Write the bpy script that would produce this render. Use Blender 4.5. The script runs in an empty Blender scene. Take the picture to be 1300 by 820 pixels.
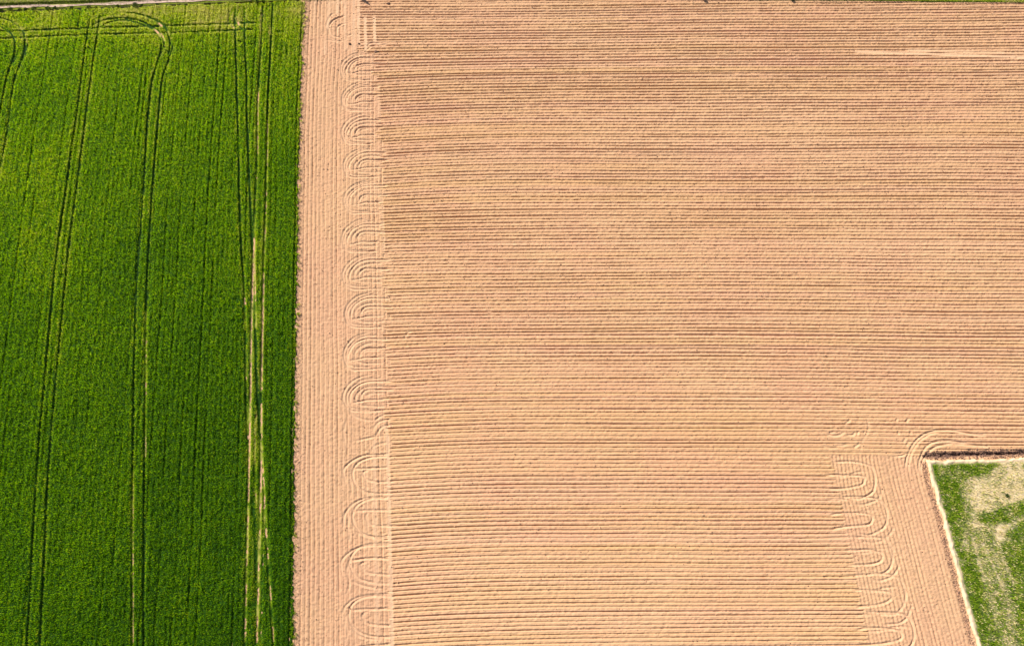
import bpy, math
import numpy as np

rng = np.random.default_rng(7)
S = bpy.context.scene
COL = S.collection

# ------------------------------------------------------------------ camera geometry (metres)
H, F, TILT = 130.0, 1000.0, math.radians(18.0)
ST, CT = math.sin(TILT), math.cos(TILT)


def P(pts):
    """photo pixel -> ground point (z = 0)"""
    a = np.asarray(pts, float).reshape(-1, 2)
    u = (a[:, 0] - 650.0) / F
    v = (365.0 - a[:, 1]) / F
    t = H / (CT - v * ST)
    return np.stack([u * t, (v * CT + ST) * t], 1)


def PIX(X, Y):
    """ground point -> photo pixel, for tracing patches"""
    d = Y * ST + H * CT
    up = Y * CT - H * ST
    return 650 + F * X / d, 365 - F * up / d


# ------------------------------------------------------------------ noise
def _h(ix, iy, seed):
    u = np.uint32
    n = ix.astype(np.int32).view(u) * u(374761393) + iy.astype(np.int32).view(u) * u(668265263) + u(seed * 974634777 & 0xFFFFFFFF)
    n = (n ^ (n >> u(13))) * u(1274126177)
    n = (n ^ (n >> u(16))) * u(2246822519)
    return ((n ^ (n >> 15)) & 0xFFFFFF).astype(np.float32) / np.float32(0xFFFFFF)


def noise(x, y, seed=0):
    """value noise in -1..1"""
    x = np.asarray(x, np.float32)
    y = np.asarray(y, np.float32)
    fx, fy = np.floor(x), np.floor(y)
    tx, ty = x - fx, y - fy
    tx = tx * tx * (3 - 2 * tx)
    ty = ty * ty * (3 - 2 * ty)
    ix, iy = fx.astype(np.int32), fy.astype(np.int32)
    a = _h(ix, iy, seed)
    b = _h(ix + 1, iy, seed)
    c = _h(ix, iy + 1, seed)
    d = _h(ix + 1, iy + 1, seed)
    return ((a * (1 - tx) + b * tx) * (1 - ty) + (c * (1 - tx) + d * tx) * ty) * 2 - 1


def fbm(x, y, seed=0, o=3):
    s, a, r = 0, 1.0, 0
    for i in range(o):
        s = s + a * noise(x * 2 ** i + 17.3 * i, y * 2 ** i - 9.1 * i, seed + i)
        r += a
        a *= 0.5
    return s / r


def hash1(k, seed=0):
    return _h(np.asarray(k), np.zeros_like(np.asarray(k)), seed)


def sstep(a, b, x):
    t = np.clip((x - a) / (b - a), 0, 1)
    return t * t * (3 - 2 * t)


# ------------------------------------------------------------------ mesh helpers
def make_mesh(name, co, loops, starts, mats, mat_idx=None, attrs=None, smooth=True, parent=None):
    me = bpy.data.meshes.new(name)
    nv, nl, nf = len(co), len(loops), len(starts)
    me.vertices.add(nv)
    me.vertices.foreach_set('co', np.ascontiguousarray(co, np.float32).ravel())
    me.loops.add(nl)
    me.loops.foreach_set('vertex_index', np.ascontiguousarray(loops, np.int32))
    me.polygons.add(nf)
    me.polygons.foreach_set('loop_start', np.ascontiguousarray(starts, np.int32))
    if mat_idx is not None:
        me.polygons.foreach_set('material_index', np.ascontiguousarray(mat_idx, np.int32))
    me.polygons.foreach_set('use_smooth', np.full(nf, smooth, bool))
    for m in mats:
        me.materials.append(m)
    for k, v in (attrs or {}).items():
        at = me.attributes.new(k, 'FLOAT', 'POINT')
        at.data.foreach_set('value', np.ascontiguousarray(v, np.float32))
    me.update(calc_edges=True)
    o = bpy.data.objects.new(name, me)
    COL.objects.link(o)
    if parent:
        o.parent = parent
    return o


def grid_quads(ny, nx, keep=None):
    i = np.arange(ny - 1)[:, None] * nx + np.arange(nx - 1)[None, :]
    q = np.stack([i, i + 1, i + nx + 1, i + nx], -1).reshape(-1, 4)
    if keep is not None:
        q = q[keep.ravel()]
    return q


def compact(co, q, attrs):
    used = np.zeros(len(co), bool)
    used[q.ravel()] = True
    remap = np.cumsum(used) - 1
    return co[used], remap[q], {k: v[used] for k, v in attrs.items()}


def blades(base, length, width, az, lean, face):
    """bent leaf blades: base, two mid points, tip.  returns (verts, tris)"""
    n = len(base)
    d = np.stack([np.cos(az), np.sin(az), np.zeros(n)], 1)
    s = np.stack([np.cos(face), np.sin(face), np.zeros(n)], 1)
    z = np.array([0, 0, 1.0])
    l = length[:, None]
    mid = base + z * l * 0.55 * np.cos(lean * .6)[:, None] + d * l * 0.55 * np.sin(lean * .6)[:, None]
    tip = mid + z * l * 0.5 * np.cos(lean * 1.5)[:, None] + d * l * 0.5 * np.sin(lean * 1.5)[:, None]
    w = width[:, None] * .5
    co = np.stack([base, mid - s * w, mid + s * w, tip], 1).reshape(-1, 3)
    b = np.arange(n)[:, None] * 4
    tr = np.concatenate([b + np.array([[0, 2, 1]]), b + np.array([[1, 2, 3]])], 1).reshape(-1, 3)
    return co, tr


_t = (1 + 5 ** .5) / 2
ICO = np.array([(-1, _t, 0), (1, _t, 0), (-1, -_t, 0), (1, -_t, 0), (0, -1, _t), (0, 1, _t), (0, -1, -_t), (0, 1, -_t),
                (_t, 0, -1), (_t, 0, 1), (-_t, 0, -1), (-_t, 0, 1)]) / math.hypot(1, _t)
ICF = np.array([(0, 11, 5), (0, 5, 1), (0, 1, 7), (0, 7, 10), (0, 10, 11), (1, 5, 9), (5, 11, 4), (11, 10, 2), (10, 7, 6),
                (7, 1, 8), (3, 9, 4), (3, 4, 2), (3, 2, 6), (3, 6, 8), (3, 8, 9), (4, 9, 5), (2, 4, 11), (6, 2, 10),
                (8, 6, 7), (9, 8, 1)])


def tag(o, label=None, cat=None, group=None, kind=None):
    for k, v in (('label', label), ('category', cat), ('group', group), ('kind', kind)):
        if v:
            o[k] = v
    return o


# ------------------------------------------------------------------ materials
class N:
    def __init__(s, name):
        s.m = bpy.data.materials.new(name)
        s.m.use_nodes = True
        s.t = s.m.node_tree
        s.t.nodes.clear()
        s.out = s.t.nodes.new('ShaderNodeOutputMaterial')

    def n(s, typ, **kw):
        nd = s.t.nodes.new(typ)
        for k, v in kw.items():
            if k.startswith('i_'):
                nd.inputs[int(k[2:])].default_value = v
            else:
                setattr(nd, k, v)
        return nd

    def link(s, a, b):
        s.t.links.new(a, b)

    def attr(s, name):
        return s.n('ShaderNodeAttribute', attribute_name=name).outputs['Fac']

    def noise(s, scale, detail=3, rough=.6):
        tc = s.n('ShaderNodeTexCoord')
        nz = s.n('ShaderNodeTexNoise')
        nz.inputs['Scale'].default_value = scale
        nz.inputs['Detail'].default_value = detail
        nz.inputs['Roughness'].default_value = rough
        s.link(tc.outputs['Object'], nz.inputs['Vector'])
        return nz.outputs['Fac']

    def ramp(s, fac, stops):
        r = s.n('ShaderNodeValToRGB')
        e = r.color_ramp.elements
        while len(e) < len(stops):
            e.new(.5)
        for el, (p, c) in zip(e, stops):
            el.position = p
            el.color = (*c, 1)
        s.link(fac, r.inputs['Fac'])
        return r.outputs['Color']

    def mix(s, fac, a, b, blend='MIX'):
        m = s.n('ShaderNodeMix', data_type='RGBA', blend_type=blend)
        for sock, v in ((m.inputs[0], fac), (m.inputs[6], a), (m.inputs[7], b)):
            if isinstance(v, (int, float)):
                sock.default_value = v
            elif isinstance(v, tuple):
                sock.default_value = (*v, 1)
            else:
                s.link(v, sock)
        return m.outputs[2]

    def bsdf(s, color, rough=.9, bump=None, strength=.3, dist=.05, spec=.2, translucent=0, tcolor=None):
        p = s.n('ShaderNodeBsdfPrincipled')
        p.inputs['Roughness'].default_value = rough
        p.inputs['Specular IOR Level'].default_value = spec
        if isinstance(color, tuple):
            p.inputs['Base Color'].default_value = (*color, 1)
        else:
            s.link(color, p.inputs['Base Color'])
        if bump is not None:
            b = s.n('ShaderNodeBump')
            b.inputs['Strength'].default_value = strength
            b.inputs['Distance'].default_value = dist
            s.link(bump, b.inputs['Height'])
            s.link(b.outputs['Normal'], p.inputs['Normal'])
        sh = p.outputs[0]
        if translucent:
            t = s.n('ShaderNodeBsdfTranslucent')
            if isinstance(tcolor, tuple):
                t.inputs['Color'].default_value = (*tcolor, 1)
            else:
                s.link(tcolor, t.inputs['Color'])
            mx = s.n('ShaderNodeMixShader')
            mx.inputs[0].default_value = translucent
            s.link(sh, mx.inputs[1])
            s.link(t.outputs[0], mx.inputs[2])
            sh = mx.outputs[0]
        s.link(sh, s.out.inputs['Surface'])
        return s.m


def soil_material(name, attrs=True):
    s = N(name)
    c = s.ramp(s.noise(.06, 5, .62), [(.28, (.46, .24, .132)), (.42, (.53, .272, .155)), (.56, (.52, .290, .150)), (.72, (.57, .325, .18))])
    c = s.mix(s.ramp(s.noise(.014, 2, .5), [(.38, (0, 0, 0)), (.62, (.45, .45, .45))]), c, (.60, .36, .205))
    c = s.mix(s.ramp(s.noise(2.6, 3, .7), [(.35, (0, 0, 0)), (.75, (1, 1, 1))]), c, (.575, .338, .20))
    if attrs:
        c = s.mix(s.attr('tint'), c, (.52, .30, .132))
        c = s.mix(s.attr('pack'), c, (.76, .51, .32))
        c = s.mix(s.attr('moist_shade'), c, (.085, .05, .052))
    return s.bsdf(c, .95, s.noise(7, 4, .75), .55, .12, .1)


M_SOIL = soil_material('dry_ploughed_soil')
M_SOILFLAT = soil_material('bare_soil', False)


def leaf_material(name, stops, trans, tstops):
    s = N(name)
    a = s.attr('tint')
    c = s.ramp(a, stops)
    t = s.ramp(a, tstops)
    return s.bsdf(c, .6, None, spec=.08, translucent=trans, tcolor=t)


M_CANOPY = N('wheat_canopy')  # lower leaf layer, darkened to paint in the shade between blades
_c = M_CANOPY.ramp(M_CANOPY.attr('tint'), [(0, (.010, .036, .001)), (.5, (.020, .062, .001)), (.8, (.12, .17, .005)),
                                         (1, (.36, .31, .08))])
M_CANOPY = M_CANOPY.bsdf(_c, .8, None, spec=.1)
M_WHEAT = leaf_material('wheat_leaf', [(0, (.016, .072, .001)), (.5, (.085, .215, .001)), (.8, (.29, .37, .005)),
                                       (1, (.52, .47, .11))], .6,
                        [(0, (.08, .23, .001)), (.5, (.33, .58, .002)), (.8, (.66, .70, .008)), (1, (.62, .56, .14))])
M_GRASS = leaf_material('rough_grass_leaf', [(0, (.05, .10, .004)), (.45, (.19, .29, .006)), (.6, (.40, .37, .06)),
                                             (.75, (.72, .56, .25)), (1, (.84, .67, .38))], .3,
                        [(0, (.12, .26, .01)), (.45, (.28, .40, .02)), (.6, (.4, .4, .1)), (.75, (.5, .42, .22)),
                         (1, (.6, .5, .3))])
M_SHRUB = leaf_material('dark_shrub_leaf', [(0, (.012, .03, .006)), (1, (.05, .09, .012))], .2,
                        [(0, (.03, .07, .006)), (1, (.10, .16, .02))])
s_ = N('bark')
M_BARK = s_.bsdf(s_.ramp(s_.noise(9), [(.3, (.05, .035, .025)), (.7, (.12, .09, .065))]), .9, s_.noise(20), .5)
s_ = N('path_gravel')
M_PATH = s_.bsdf(s_.ramp(s_.noise(1.2, 5), [(.3, (.36, .25, .17)), (.7, (.62, .43, .34))]), .95, s_.noise(12, 4), .4, .05)
s_ = N('verge_soil')
_c = s_.ramp(s_.noise(.9, 5), [(.3, (.15, .19, .008)), (.6, (.25, .29, .012)), (.8, (.38, .34, .08))])
M_VERGE = s_.bsdf(s_.mix(s_.attr('moist_shade'), _c, (.03, .022, .025)), .95, s_.noise(8, 4), .5, .1)
s_ = N('plot_soil')
_c = s_.ramp(s_.noise(1.1, 5, .65), [(.3, (.46, .34, .17)), (.55, (.62, .48, .29)), (.8, (.72, .58, .39))])
_c = s_.mix(s_.attr('tint'), _c, (.05, .09, .01))
_c = s_.mix(s_.attr('pack'), _c, (.70, .50, .33))
M_PLOT = s_.bsdf(_c, .95, s_.noise(9, 4), .6, .1)
s_ = N('clod_soil')
M_CLOD = s_.bsdf(s_.ramp(s_.attr('tint'), [(0, (.11, .06, .045)), (.5, (.34, .185, .11)), (1, (.58, .34, .20))]), .95,
                 s_.noise(14, 3), .5, .05)
s_ = N('farmland')
tc = s_.n('ShaderNodeTexCoord')
vo = s_.n('ShaderNodeTexVoronoi', distance='MANHATTAN')
vo.inputs['Scale'].default_value = .006
s_.link(tc.outputs['Object'], vo.inputs['Vector'])
sp = s_.n('ShaderNodeSeparateColor')
s_.link(vo.outputs['Color'], sp.inputs[0])
_c = s_.ramp(sp.outputs[0], [(.2, (.06, .13, .015)), (.45, (.11, .17, .02)), (.55, (.45, .27, .15)), (.9, (.3, .25, .11))])
M_FARM = s_.bsdf(s_.mix(s_.ramp(s_.noise(.3, 6), [(.3, (0, 0, 0)), (.7, (.5, .5, .5))]), _c, (.16, .17, .04)), .95)

# ------------------------------------------------------------------ traced outlines (photo pixels -> metres)
EDGE = P([(391, -40), (387, 0), (385, 50), (382, 120), (380, 180), (378, 270), (377, 360), (375.5, 460), (374.3, 560),
          (373.5, 640), (373, 730), (372, 820), (371, 920)])


def edge_x(Y):                       # right-hand edge of the wheat
    o = np.argsort(EDGE[:, 1])
    return np.interp(Y, EDGE[o, 1], EDGE[o, 0])


ROWB = P([(455, -40), (456, 0), (456, 66), (474, 69), (476, 110), (482, 170), (486, 250), (488, 330), (490, 400), (491, 480),
          (493, 600), (495, 730), (498, 830), (500, 920)])


def rowb_x(Y):                       # where the cross rows stop and the headland starts
    o = np.argsort(ROWB[:, 1])
    return np.interp(Y, ROWB[o, 1], ROWB[o, 0])


TOPB = P([(-120, 17.5), (0, 14.5), (60, 12.5), (130, 10), (230, 6), (280, 4), (340, 2.4), (390, 1.2), (470, -2), (620, -4.5), (760, -3.5),
          (893, -.8), (960, .8), (1100, 2.2), (1300, 4.5), (1420, 7)])


def top_y(X):                        # upper boundary of both fields
    return np.interp(X, TOPB[:, 0], TOPB[:, 1])


PLOT_L = P([(1177, 585), (1184, 616), (1196, 657), (1205, 690), (1216, 730), (1240, 820), (1266, 920)])
PLOT_TOP = P([(1177, 585), (1300, 581.5), (1420, 579)])


def plot_lx(Y):
    o = np.argsort(PLOT_L[:, 1])
    return np.interp(Y, PLOT_L[o, 1], PLOT_L[o, 0])


def plot_ty(X):
    return np.interp(X, PLOT_TOP[:, 0], PLOT_TOP[:, 1])


def plot_sd(X, Y):                   # >0 inside the plot (metres from its edge)
    return np.minimum((X - plot_lx(Y)) * .965, plot_ty(X) - Y)


# ------------------------------------------------------------------ tracks: distance stamping on a regular grid
def smooth_poly(pts, it=3):
    p = np.asarray(pts, float)
    for _ in range(it):
        if len(p) < 3:
            break
        q = p[:-1] * .75 + p[1:] * .25
        r = p[:-1] * .25 + p[1:] * .75
        p = np.concatenate([p[:1], np.stack([q, r], 1).reshape(-1, 2), p[-1:]])
    return p


class Stamp:
    def __init__(s, xs, ys):
        s.xs, s.ys = xs, ys
        s.d = np.full((len(ys), len(xs)), 9.0, np.float32)      # distance to the nearest track centre
        s.w = np.zeros((len(ys), len(xs)), np.float32)          # strength of that track

    def add(s, pts, strength=1.0, R=.9, fade=0.0, shift=1.0):
        n = len(pts) - 1
        sl = np.concatenate([[0], np.cumsum(np.hypot(*np.diff(pts, axis=0).T))])
        for i in range(n):
            a, b = pts[i], pts[i + 1]
            x0, x1 = min(a[0], b[0]) - R, max(a[0], b[0]) + R
            y0, y1 = min(a[1], b[1]) - R, max(a[1], b[1]) + R
            i0, i1 = np.searchsorted(s.xs, [x0, x1])
            j0, j1 = np.searchsorted(s.ys, [y0, y1])
            if i0 >= i1 or j0 >= j1:
                continue
            X, Y = np.meshgrid(s.xs[i0:i1], s.ys[j0:j1])
            dx, dy = b - a
            L2 = dx * dx + dy * dy + 1e-9
            t = np.clip(((X - a[0]) * dx + (Y - a[1]) * dy) / L2, 0, 1)
            d = np.hypot(X - a[0] - t * dx, Y - a[1] - t * dy)
            al = sl[i] + t * (sl[i + 1] - sl[i])
            f = strength * np.clip(np.minimum(al, sl[-1] - al) / min(.9, .22 * sl[-1]) + .15, 0, 1)
            if fade:
                f = f * (1 - fade * (i + t) / n)
            sub = s.d[j0:j1, i0:i1]
            m = d < sub
            sub[m] = d[m]
            ww = s.w[j0:j1, i0:i1]
            ww[m] = np.broadcast_to(f, d.shape)[m]


# ------------------------------------------------------------------ PLOUGHED FIELD (one real height field)
gx = np.arange(-46.5, 116, .125)
gy = np.arange(-32, 107.5, .072)
X, Y = np.meshgrid(gx, gy)
X = X.astype(np.float32)
Y = Y.astype(np.float32)
PXX, PYY = PIX(X, Y)

# --- regions
RH = P([(1054, 578), (1062, 610), (1070, 650), (1086, 730), (1104, 820), (1125, 920)])
_o = np.argsort(RH[:, 1])
rhx = np.interp(Y, RH[_o, 1], RH[_o, 0])
rty = np.interp(X, [P([(1054, 578)])[0, 0], P([(1165, 583)])[0, 0]], [P([(1054, 577)])[0, 1], P([(1165, 579)])[0, 1]])
wr = sstep(-.15, .15, X - rhx + .3 * noise(X, Y * 2, 5)) * sstep(.15, -.15, Y - rty) * sstep(.6, .2, plot_sd(X, Y))

# --- cross rows
xh = rowb_x(Y)
bend = (-.010 - (Y - 95) * .00030) * (X - 20) * np.clip((Y - 5) / 60, -.4, 1) \
    + .85 * np.exp(-np.clip(X - xh, 0, 200) / 14.0) * sstep(98, 80, Y) \
    + .26 * noise(X / 40, Y / 22, 11) + .05 * noise(X / 11, Y / 6, 12)
SP = .63
v = (Y + bend) / SP
v = v + .12 * noise(X / 45, v * .9, 13)
k = np.floor(v)
t = v - k
r1, r2, r3 = hash1(k, 1), hash1(k, 2), hash1(k, 3)
passdeep = (np.mod(k + np.floor(r3 * 2.5), 5) == 0)
depth = .115 + .085 * r1 ** 1.5 + .06 * passdeep
along = 1 + .30 * noise(X / 9, k * 3.7, 21) + .28 * noise(X / 1.3, k * 3.1, 22)
patchy = .97 + .20 * fbm(X / 28, Y / 9, 24, 2)
c0 = .5 + (r2 - .5) * .16
g = np.exp(-((t - c0) / (.13 + .045 * r3)) ** 2)
ridge = np.exp(-((t - c0 + .30) / .16) ** 2) * .035 + np.exp(-((t - c0 - .33) / .16) ** 2) * .03
wl = sstep(.25, -.25, X - rowb_x(Y) + .25 * noise(X * 2, Y * 1.3, 3) + (hash1(k, 14) - .5) * 1.5)            # left headland
zc = -depth * along * patchy * g + ridge * (1 + .4 * noise(X / 2, k * 2.2, 25))
zc += (hash1(np.floor((k + 2) / 5), 6) - .5) * .03
clod = .034 * noise(X * 2.4, Y * 3.2, 31) + .026 * noise(X * 5.5, Y * 5.5, 32)
# --- left headland rows, parallel to the wheat edge
ul = (X - edge_x(Y) - .15 * noise(X * .3, Y / 9, 41)) / .74
kl = np.floor(ul)
tl = ul - kl
gl = np.exp(-((tl - .5) / .165) ** 2)
zl = -(.08 + .10 * hash1(kl, 7)) * (1 + .4 * noise(Y / 4, kl * 3.3, 42) + .25 * noise(Y / 1.1, kl * 2.7, 43)) * gl
zl += .03 * np.exp(-((np.mod(tl + .5 + .12, 1) - .5) / .16) ** 2)
zl -= (.035 + .045 * hash1(kl, 10)) * (1 + .6 * noise(Y / 2.3, kl * 2.9, 46)) * np.exp(-((np.mod(tl + .5, 1) - .5) / .12) ** 2)
zl += .018 * noise(X * 3.4, Y * .7, 47)
edgerough = sstep(1.2, .3, X - edge_x(Y))
zl = zl * (1 - .85 * edgerough) + edgerough * (.035 * noise(X * 2.2, Y * 2.2, 44) + .02 * noise(X * 4.5, Y * 4.5, 45))
# --- right headland rows
lx = np.interp(Y, PLOT_L[np.argsort(PLOT_L[:, 1]), 1], PLOT_L[np.argsort(PLOT_L[:, 1]), 0])
ur = (X - lx + .25 * (rhx + 14 - X) * 0 + .12 * noise(X * .3, Y / 7, 51)) / .62
kr = np.floor(ur)
tr_ = ur - kr
gr = np.exp(-((tr_ - .5) / .22) ** 2)
zr = -(.045 + .07 * hash1(kr, 8)) * (1 + .5 * noise(Y / 4, kr * 3.1, 52) + .3 * noise(Y / 1.2, kr * 2.1, 53)) * gr

z = zc * (1 - wl) * (1 - wr) + zl * wl + zr * wr * (1 - wl)
tint = (.48 * hash1(k, 9) * (1 - wl) * (1 - wr) + .12 * (wl + wr)) * (1 + .5 * noise(X / 18, Y / 6, 60))
pack = np.zeros_like(z)
moist_shade = .075 * np.maximum(wl, .6 * wr) * (1 + .5 * noise(X / 3, Y / 14, 61))
z += clod

# --- tyre tracks of the turning tractor
T = Stamp(gx, gy)          # grooves
B = Stamp(gx, gy)          # flat bright wheelings
U7 = np.array([435, 348.0])


def px6(l):                # points in the enlarged crop (origin 370,300; 5.125 x) -> metres relative to the turn's centre
    a = np.array(l, float) / 5.125 + np.array([370, 300])
    return P(a) - P([(455, 348)])[0]


UT = [(px6([(585, 340), (500, 342), (440, 343), (392, 345), (352, 318), (332, 255), (350, 190), (395, 145), (440, 122), (505, 108)]), 1.0, .55),
      (px6([(640, 150), (560, 150), (500, 148), (450, 160), (410, 186), (382, 225), (370, 268), (382, 300)]), 1.1, .3),
      (px6([(640, 208), (540, 208), (482, 205), (452, 222), (438, 252), (446, 270)]), 1.2, .2),
      (px6([(600, 268), (530, 271), (470, 271), (440, 283), (385, 290)]), .85, 0),
      (px6([(410, 160), (440, 138), (485, 124), (535, 118)]), .7, .3),
      (px6([(560, 128), (480, 132), (420, 158), (365, 205), (348, 262), (362, 312), (400, 333), (520, 333)]), .75, .2),
      (px6([(600, 176), (500, 174), (440, 196), (408, 235), (404, 268), (425, 300), (500, 306), (590, 304)]), .6, .1),
      (px6([(600, 226), (500, 224), (468, 240), (462, 262)]), .45, .2)]
UC = [(449, 87), (450, 126), (451, 167.5), (455, 209), (455, 253), (452, 302), (455, 348), (457, 397), (455, 449), (457, 503)]
for i, c in enumerate(UC):
    C0 = P([c])[0]
    sc = np.array([.94 + .1 * rng.random(), .90 + .06 * rng.random()])
    if i in (0, 1, 2):
        sc = np.array([.92, .93])
    for pts, st, fd in UT:
        q = smooth_poly(pts * sc + rng.normal(0, .07, 2) + rng.normal(0, .05, pts.shape)) + C0
        T.add(q, st * (.85 + .3 * rng.random()), fade=fd)
# three untidy turns at the bottom of the headland, and two more beyond it
LT = [(px6([(640, 150), (560, 152), (470, 160), (400, 190), (350, 245), (345, 300), (360, 345)]), 1.0, .5),
      (px6([(640, 160), (520, 160), (450, 178), (410, 215), (392, 270), (410, 325), (450, 365), (520, 390), (640, 392)]), 1.0, .15),
      (px6([(640, 235), (560, 238), (470, 240), (410, 245)]), 1.0, .1),
      (px6([(500, 250), (462, 262), (480, 300), (520, 322), (600, 325), (660, 322)]), .8, .1),
      (px6([(410, 350), (460, 385), (530, 402), (600, 400)]), .7, .3),
      (px6([(385, 250), (372, 320), (390, 380), (375, 440)]), .6, .2)]
for c in [(455, 596), (455, 650), (452, 712), (452, 775), (452, 840)]:
    C0 = P([c])[0]
    for pts, st, fd in LT:
        q = smooth_poly(pts * np.array([1.0, .9]) + rng.normal(0, .12, 2) + rng.normal(0, .08, pts.shape)) + C0
        T.add(q, st * (.8 + .4 * rng.random()), fade=fd)
# odd marks at the top of the headland
for l, st in [([(433, 48), (420, 46), (416, 38), (420, 28), (430, 22), (440, 20.5)], 1), ([(440, 30), (430, 32), (427, 38), (428, 46)], .8),
              ([(447, 44), (441, 46), (438, 42)], .6), ([(415, 50), (425, 53), (436, 52)], .6), ([(464, 62), (469, 55), (476, 55), (484, 56)], 1),
              ([(464, 66), (470, 59), (478, 57.5), (492, 57)], .8), ([(416, 39), (414, 32), (419, 20), (424, 17)], .7),
              ([(417, 46), (424, 51), (433, 56)], .6), ([(523, 420), (516, 423), (513, 431)], .5), ([(529, 424), (519, 429)], .4)]:
    T.add(smooth_poly(P(l)), st)
for l, st in [([(474, 546), (478, 537), (487, 533), (500, 532)], .9), ([(476, 556), (481, 545), (488, 540), (500, 539)], .9), ([(475, 535), (481, 529), (489, 527)], .7),
              ([(440, 532), (436, 545), (438, 562), (441, 572)], .4), ([(447, 520), (462, 523), (486, 521)], .6), ([(452, 560), (470, 555), (490, 553)], .6),
              ([(441, 515), (446, 526), (458, 532), (474, 534)], .5), ([(470, 575), (474, 566), (486, 562), (498, 562)], .6)]:
    T.add(smooth_poly(P(l)), st)
# straight wheelings
for l, st in [([(463.5, 20), (464, 45), (464.6, 66)], 1), ([(475, 20), (475.5, 40), (476, 56)], 1), ([(417.5, -8), (417, 18), (416, 40)], .8),
              ([(429, -8), (428.5, 10), (428, 20)], .8), ([(438, -6), (438, 20), (437.5, 34), (440, 66)], .5), ([(449.5, -6), (449, 30), (449, 70)], .6),
              ([(455, -6), (455, 20), (455, 60)], .8), ([(401, -6), (400, 12), (398, 30)], .35), ([(413, 50), (413, 70)], .5),
              ([(483, 545), (488, 540), (492, 548), (493, 600), (494, 650), (496, 730), (498, 820), (500, 900)], .9),
              ([(475, 556), (475, 600), (476, 650), (478, 730), (479, 820), (480, 900)], .6),
              ([(416, 4), (445, 3.5)], .5), ([(1085, 66), (1180, 69), (1310, 73.5)], 1.1), ([(1150, 64.5), (1220, 66), (1310, 69)], .6), ([(480, 110), (482, 150)], .3), ([(484, 235), (487, 320)], .35), ([(465, 590), (466, 730)], .25)]:
    B.add(smooth_poly(P(l)), st)

# D-shaped turns at the right headland (crop origin 1040,590; 5.66 x)


def px9(l):
    return P(np.array(l, float) / 5.66 + np.array([1040, 590])) - P([(1098, 613)])[0]


DT = [(px9([(40, 80), (110, 77), (200, 76), (285, 78), (318, 95), (322, 125), (300, 152), (240, 168), (150, 176), (60, 182)]), 1.15, 0),
      (px9([(120, -22), (250, -24), (330, -18), (385, 15), (408, 75), (410, 135), (392, 190), (345, 232), (295, 243), (235, 228)]), 1.0, 0),
      (px9([(460, 165), (455, 205), (425, 252), (370, 284), (310, 292), (265, 288)]), .9, .2),
      (px9([(200, 243), (120, 246), (40, 250)]), .6, 0),
      (px9([(120, 92), (200, 90), (290, 60), (370, 62)]), .5, .2)]
D1 = P([(1098, 613)])[0]
DSTEP = P([(1109.5, 660)])[0] - D1
for i in range(-1, 5):
    if i == -1:
        continue
    for pts, st, fd in DT:
        q = smooth_poly(pts * (np.array([1 + .12 * math.sin(i * 2.1), 1 + .05 * math.cos(i * 1.7)]) if i else 1) + rng.normal(0, .12, 2) + rng.normal(0, .09, pts.shape)) + D1 + DSTEP * i
        T.add(q, st * (.6 + .45 * rng.random()), fade=fd)


def px5(l):
    return P(np.array(l, float) / 7.22 + np.array([1120, 530]))


for l, st in [([(215, 470), (218, 400), (240, 325), (300, 215), (390, 145), (500, 116), (620, 110), (720, 130), (820, 152), (960, 165)], 1.1),
              ([(240, 480), (245, 400), (268, 315), (335, 215), (430, 150), (520, 130)], .8),
              ([(335, 500), (335, 440), (348, 365), (405, 255), (485, 217), (600, 208), (700, 222), (820, 250), (1000, 268)], 1.1),
              ([(355, 500), (356, 440), (376, 380), (432, 300), (520, 252), (640, 234), (740, 242), (880, 266)], .9)]:
    T.add(smooth_poly(px5(l)), st, fade=.2)
for l, st in [([(1049, 549), (1056, 553), (1064, 553), (1072, 549)], .9), ([(1060, 548), (1052, 550)], .6), ([(1075, 551), (1083, 553), (1086, 548)], .9),
              ([(1088, 552), (1090, 547)], .9), ([(1097, 551), (1098, 547)], .8), ([(1073, 538), (1077, 535), (1080, 531)], .6),
              ([(1084, 568), (1090, 564), (1092, 562)], .9), ([(1060, 565), (1068, 566), (1076, 564)], .7), ([(1044, 565), (1055, 569), (1065, 567)], .5),
              ([(1134, 579), (1141, 578.5), (1149, 577), (1151, 576)], .9), ([(1133, 577), (1147, 575)], .6), ([(1138, 535), (1139, 531)], .9),
              ([(1150, 536), (1154, 531)], .9), ([(1146, 562), (1150, 556)], .5), ([(1150, 566), (1155, 560)], .5), ([(1140, 552), (1141, 546)], .5),
              ([(1155, 552), (1157, 546)], .5), ([(1092, 577), (1094, 560), (1104, 545), (1100, 530)], .35)]:
    T.add(smooth_poly(P(l)), st)

br = .75 + .35 * noise(X * .9, Y * .9, 71)
tw = T.w * np.clip(br, .35, 1.15) * .95
prof_g = np.exp(-(T.d / .165) ** 2)
prof_flat = sstep(.36, .18, T.d)
berm = np.exp(-((T.d - .34) / .10) ** 2)
er = np.clip(prof_flat * tw, 0, 1)
z = z * (1 - .85 * er) + tw * (-.25 * prof_g + .06 * berm)
pack = np.maximum(pack, np.clip(.30 * er, 0, 1))
bw = B.w * (.8 + .3 * noise(X * 1.2, Y * 1.2, 73))
ef = np.clip(sstep(.36, .2, B.d) * np.minimum(bw * 1.3, 1), 0, 1)
z = z * (1 - .9 * ef) + bw * (-.03 * np.exp(-(B.d / .22) ** 2) + .03 * np.exp(-((B.d - .42) / .1) ** 2)) + .02 * ef
pack = np.maximum(pack, ef * .38)
# rows scuffed by the implement around the scribbles near the plot
sc_ = np.exp(-(((PXX - 1095) / 60) ** 2 + ((PYY - 561) / 11) ** 2))
z = z * (1 - .35 * sc_) + sc_ * .03 * noise(X * 1.6, Y * 1.6, 75)

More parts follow.
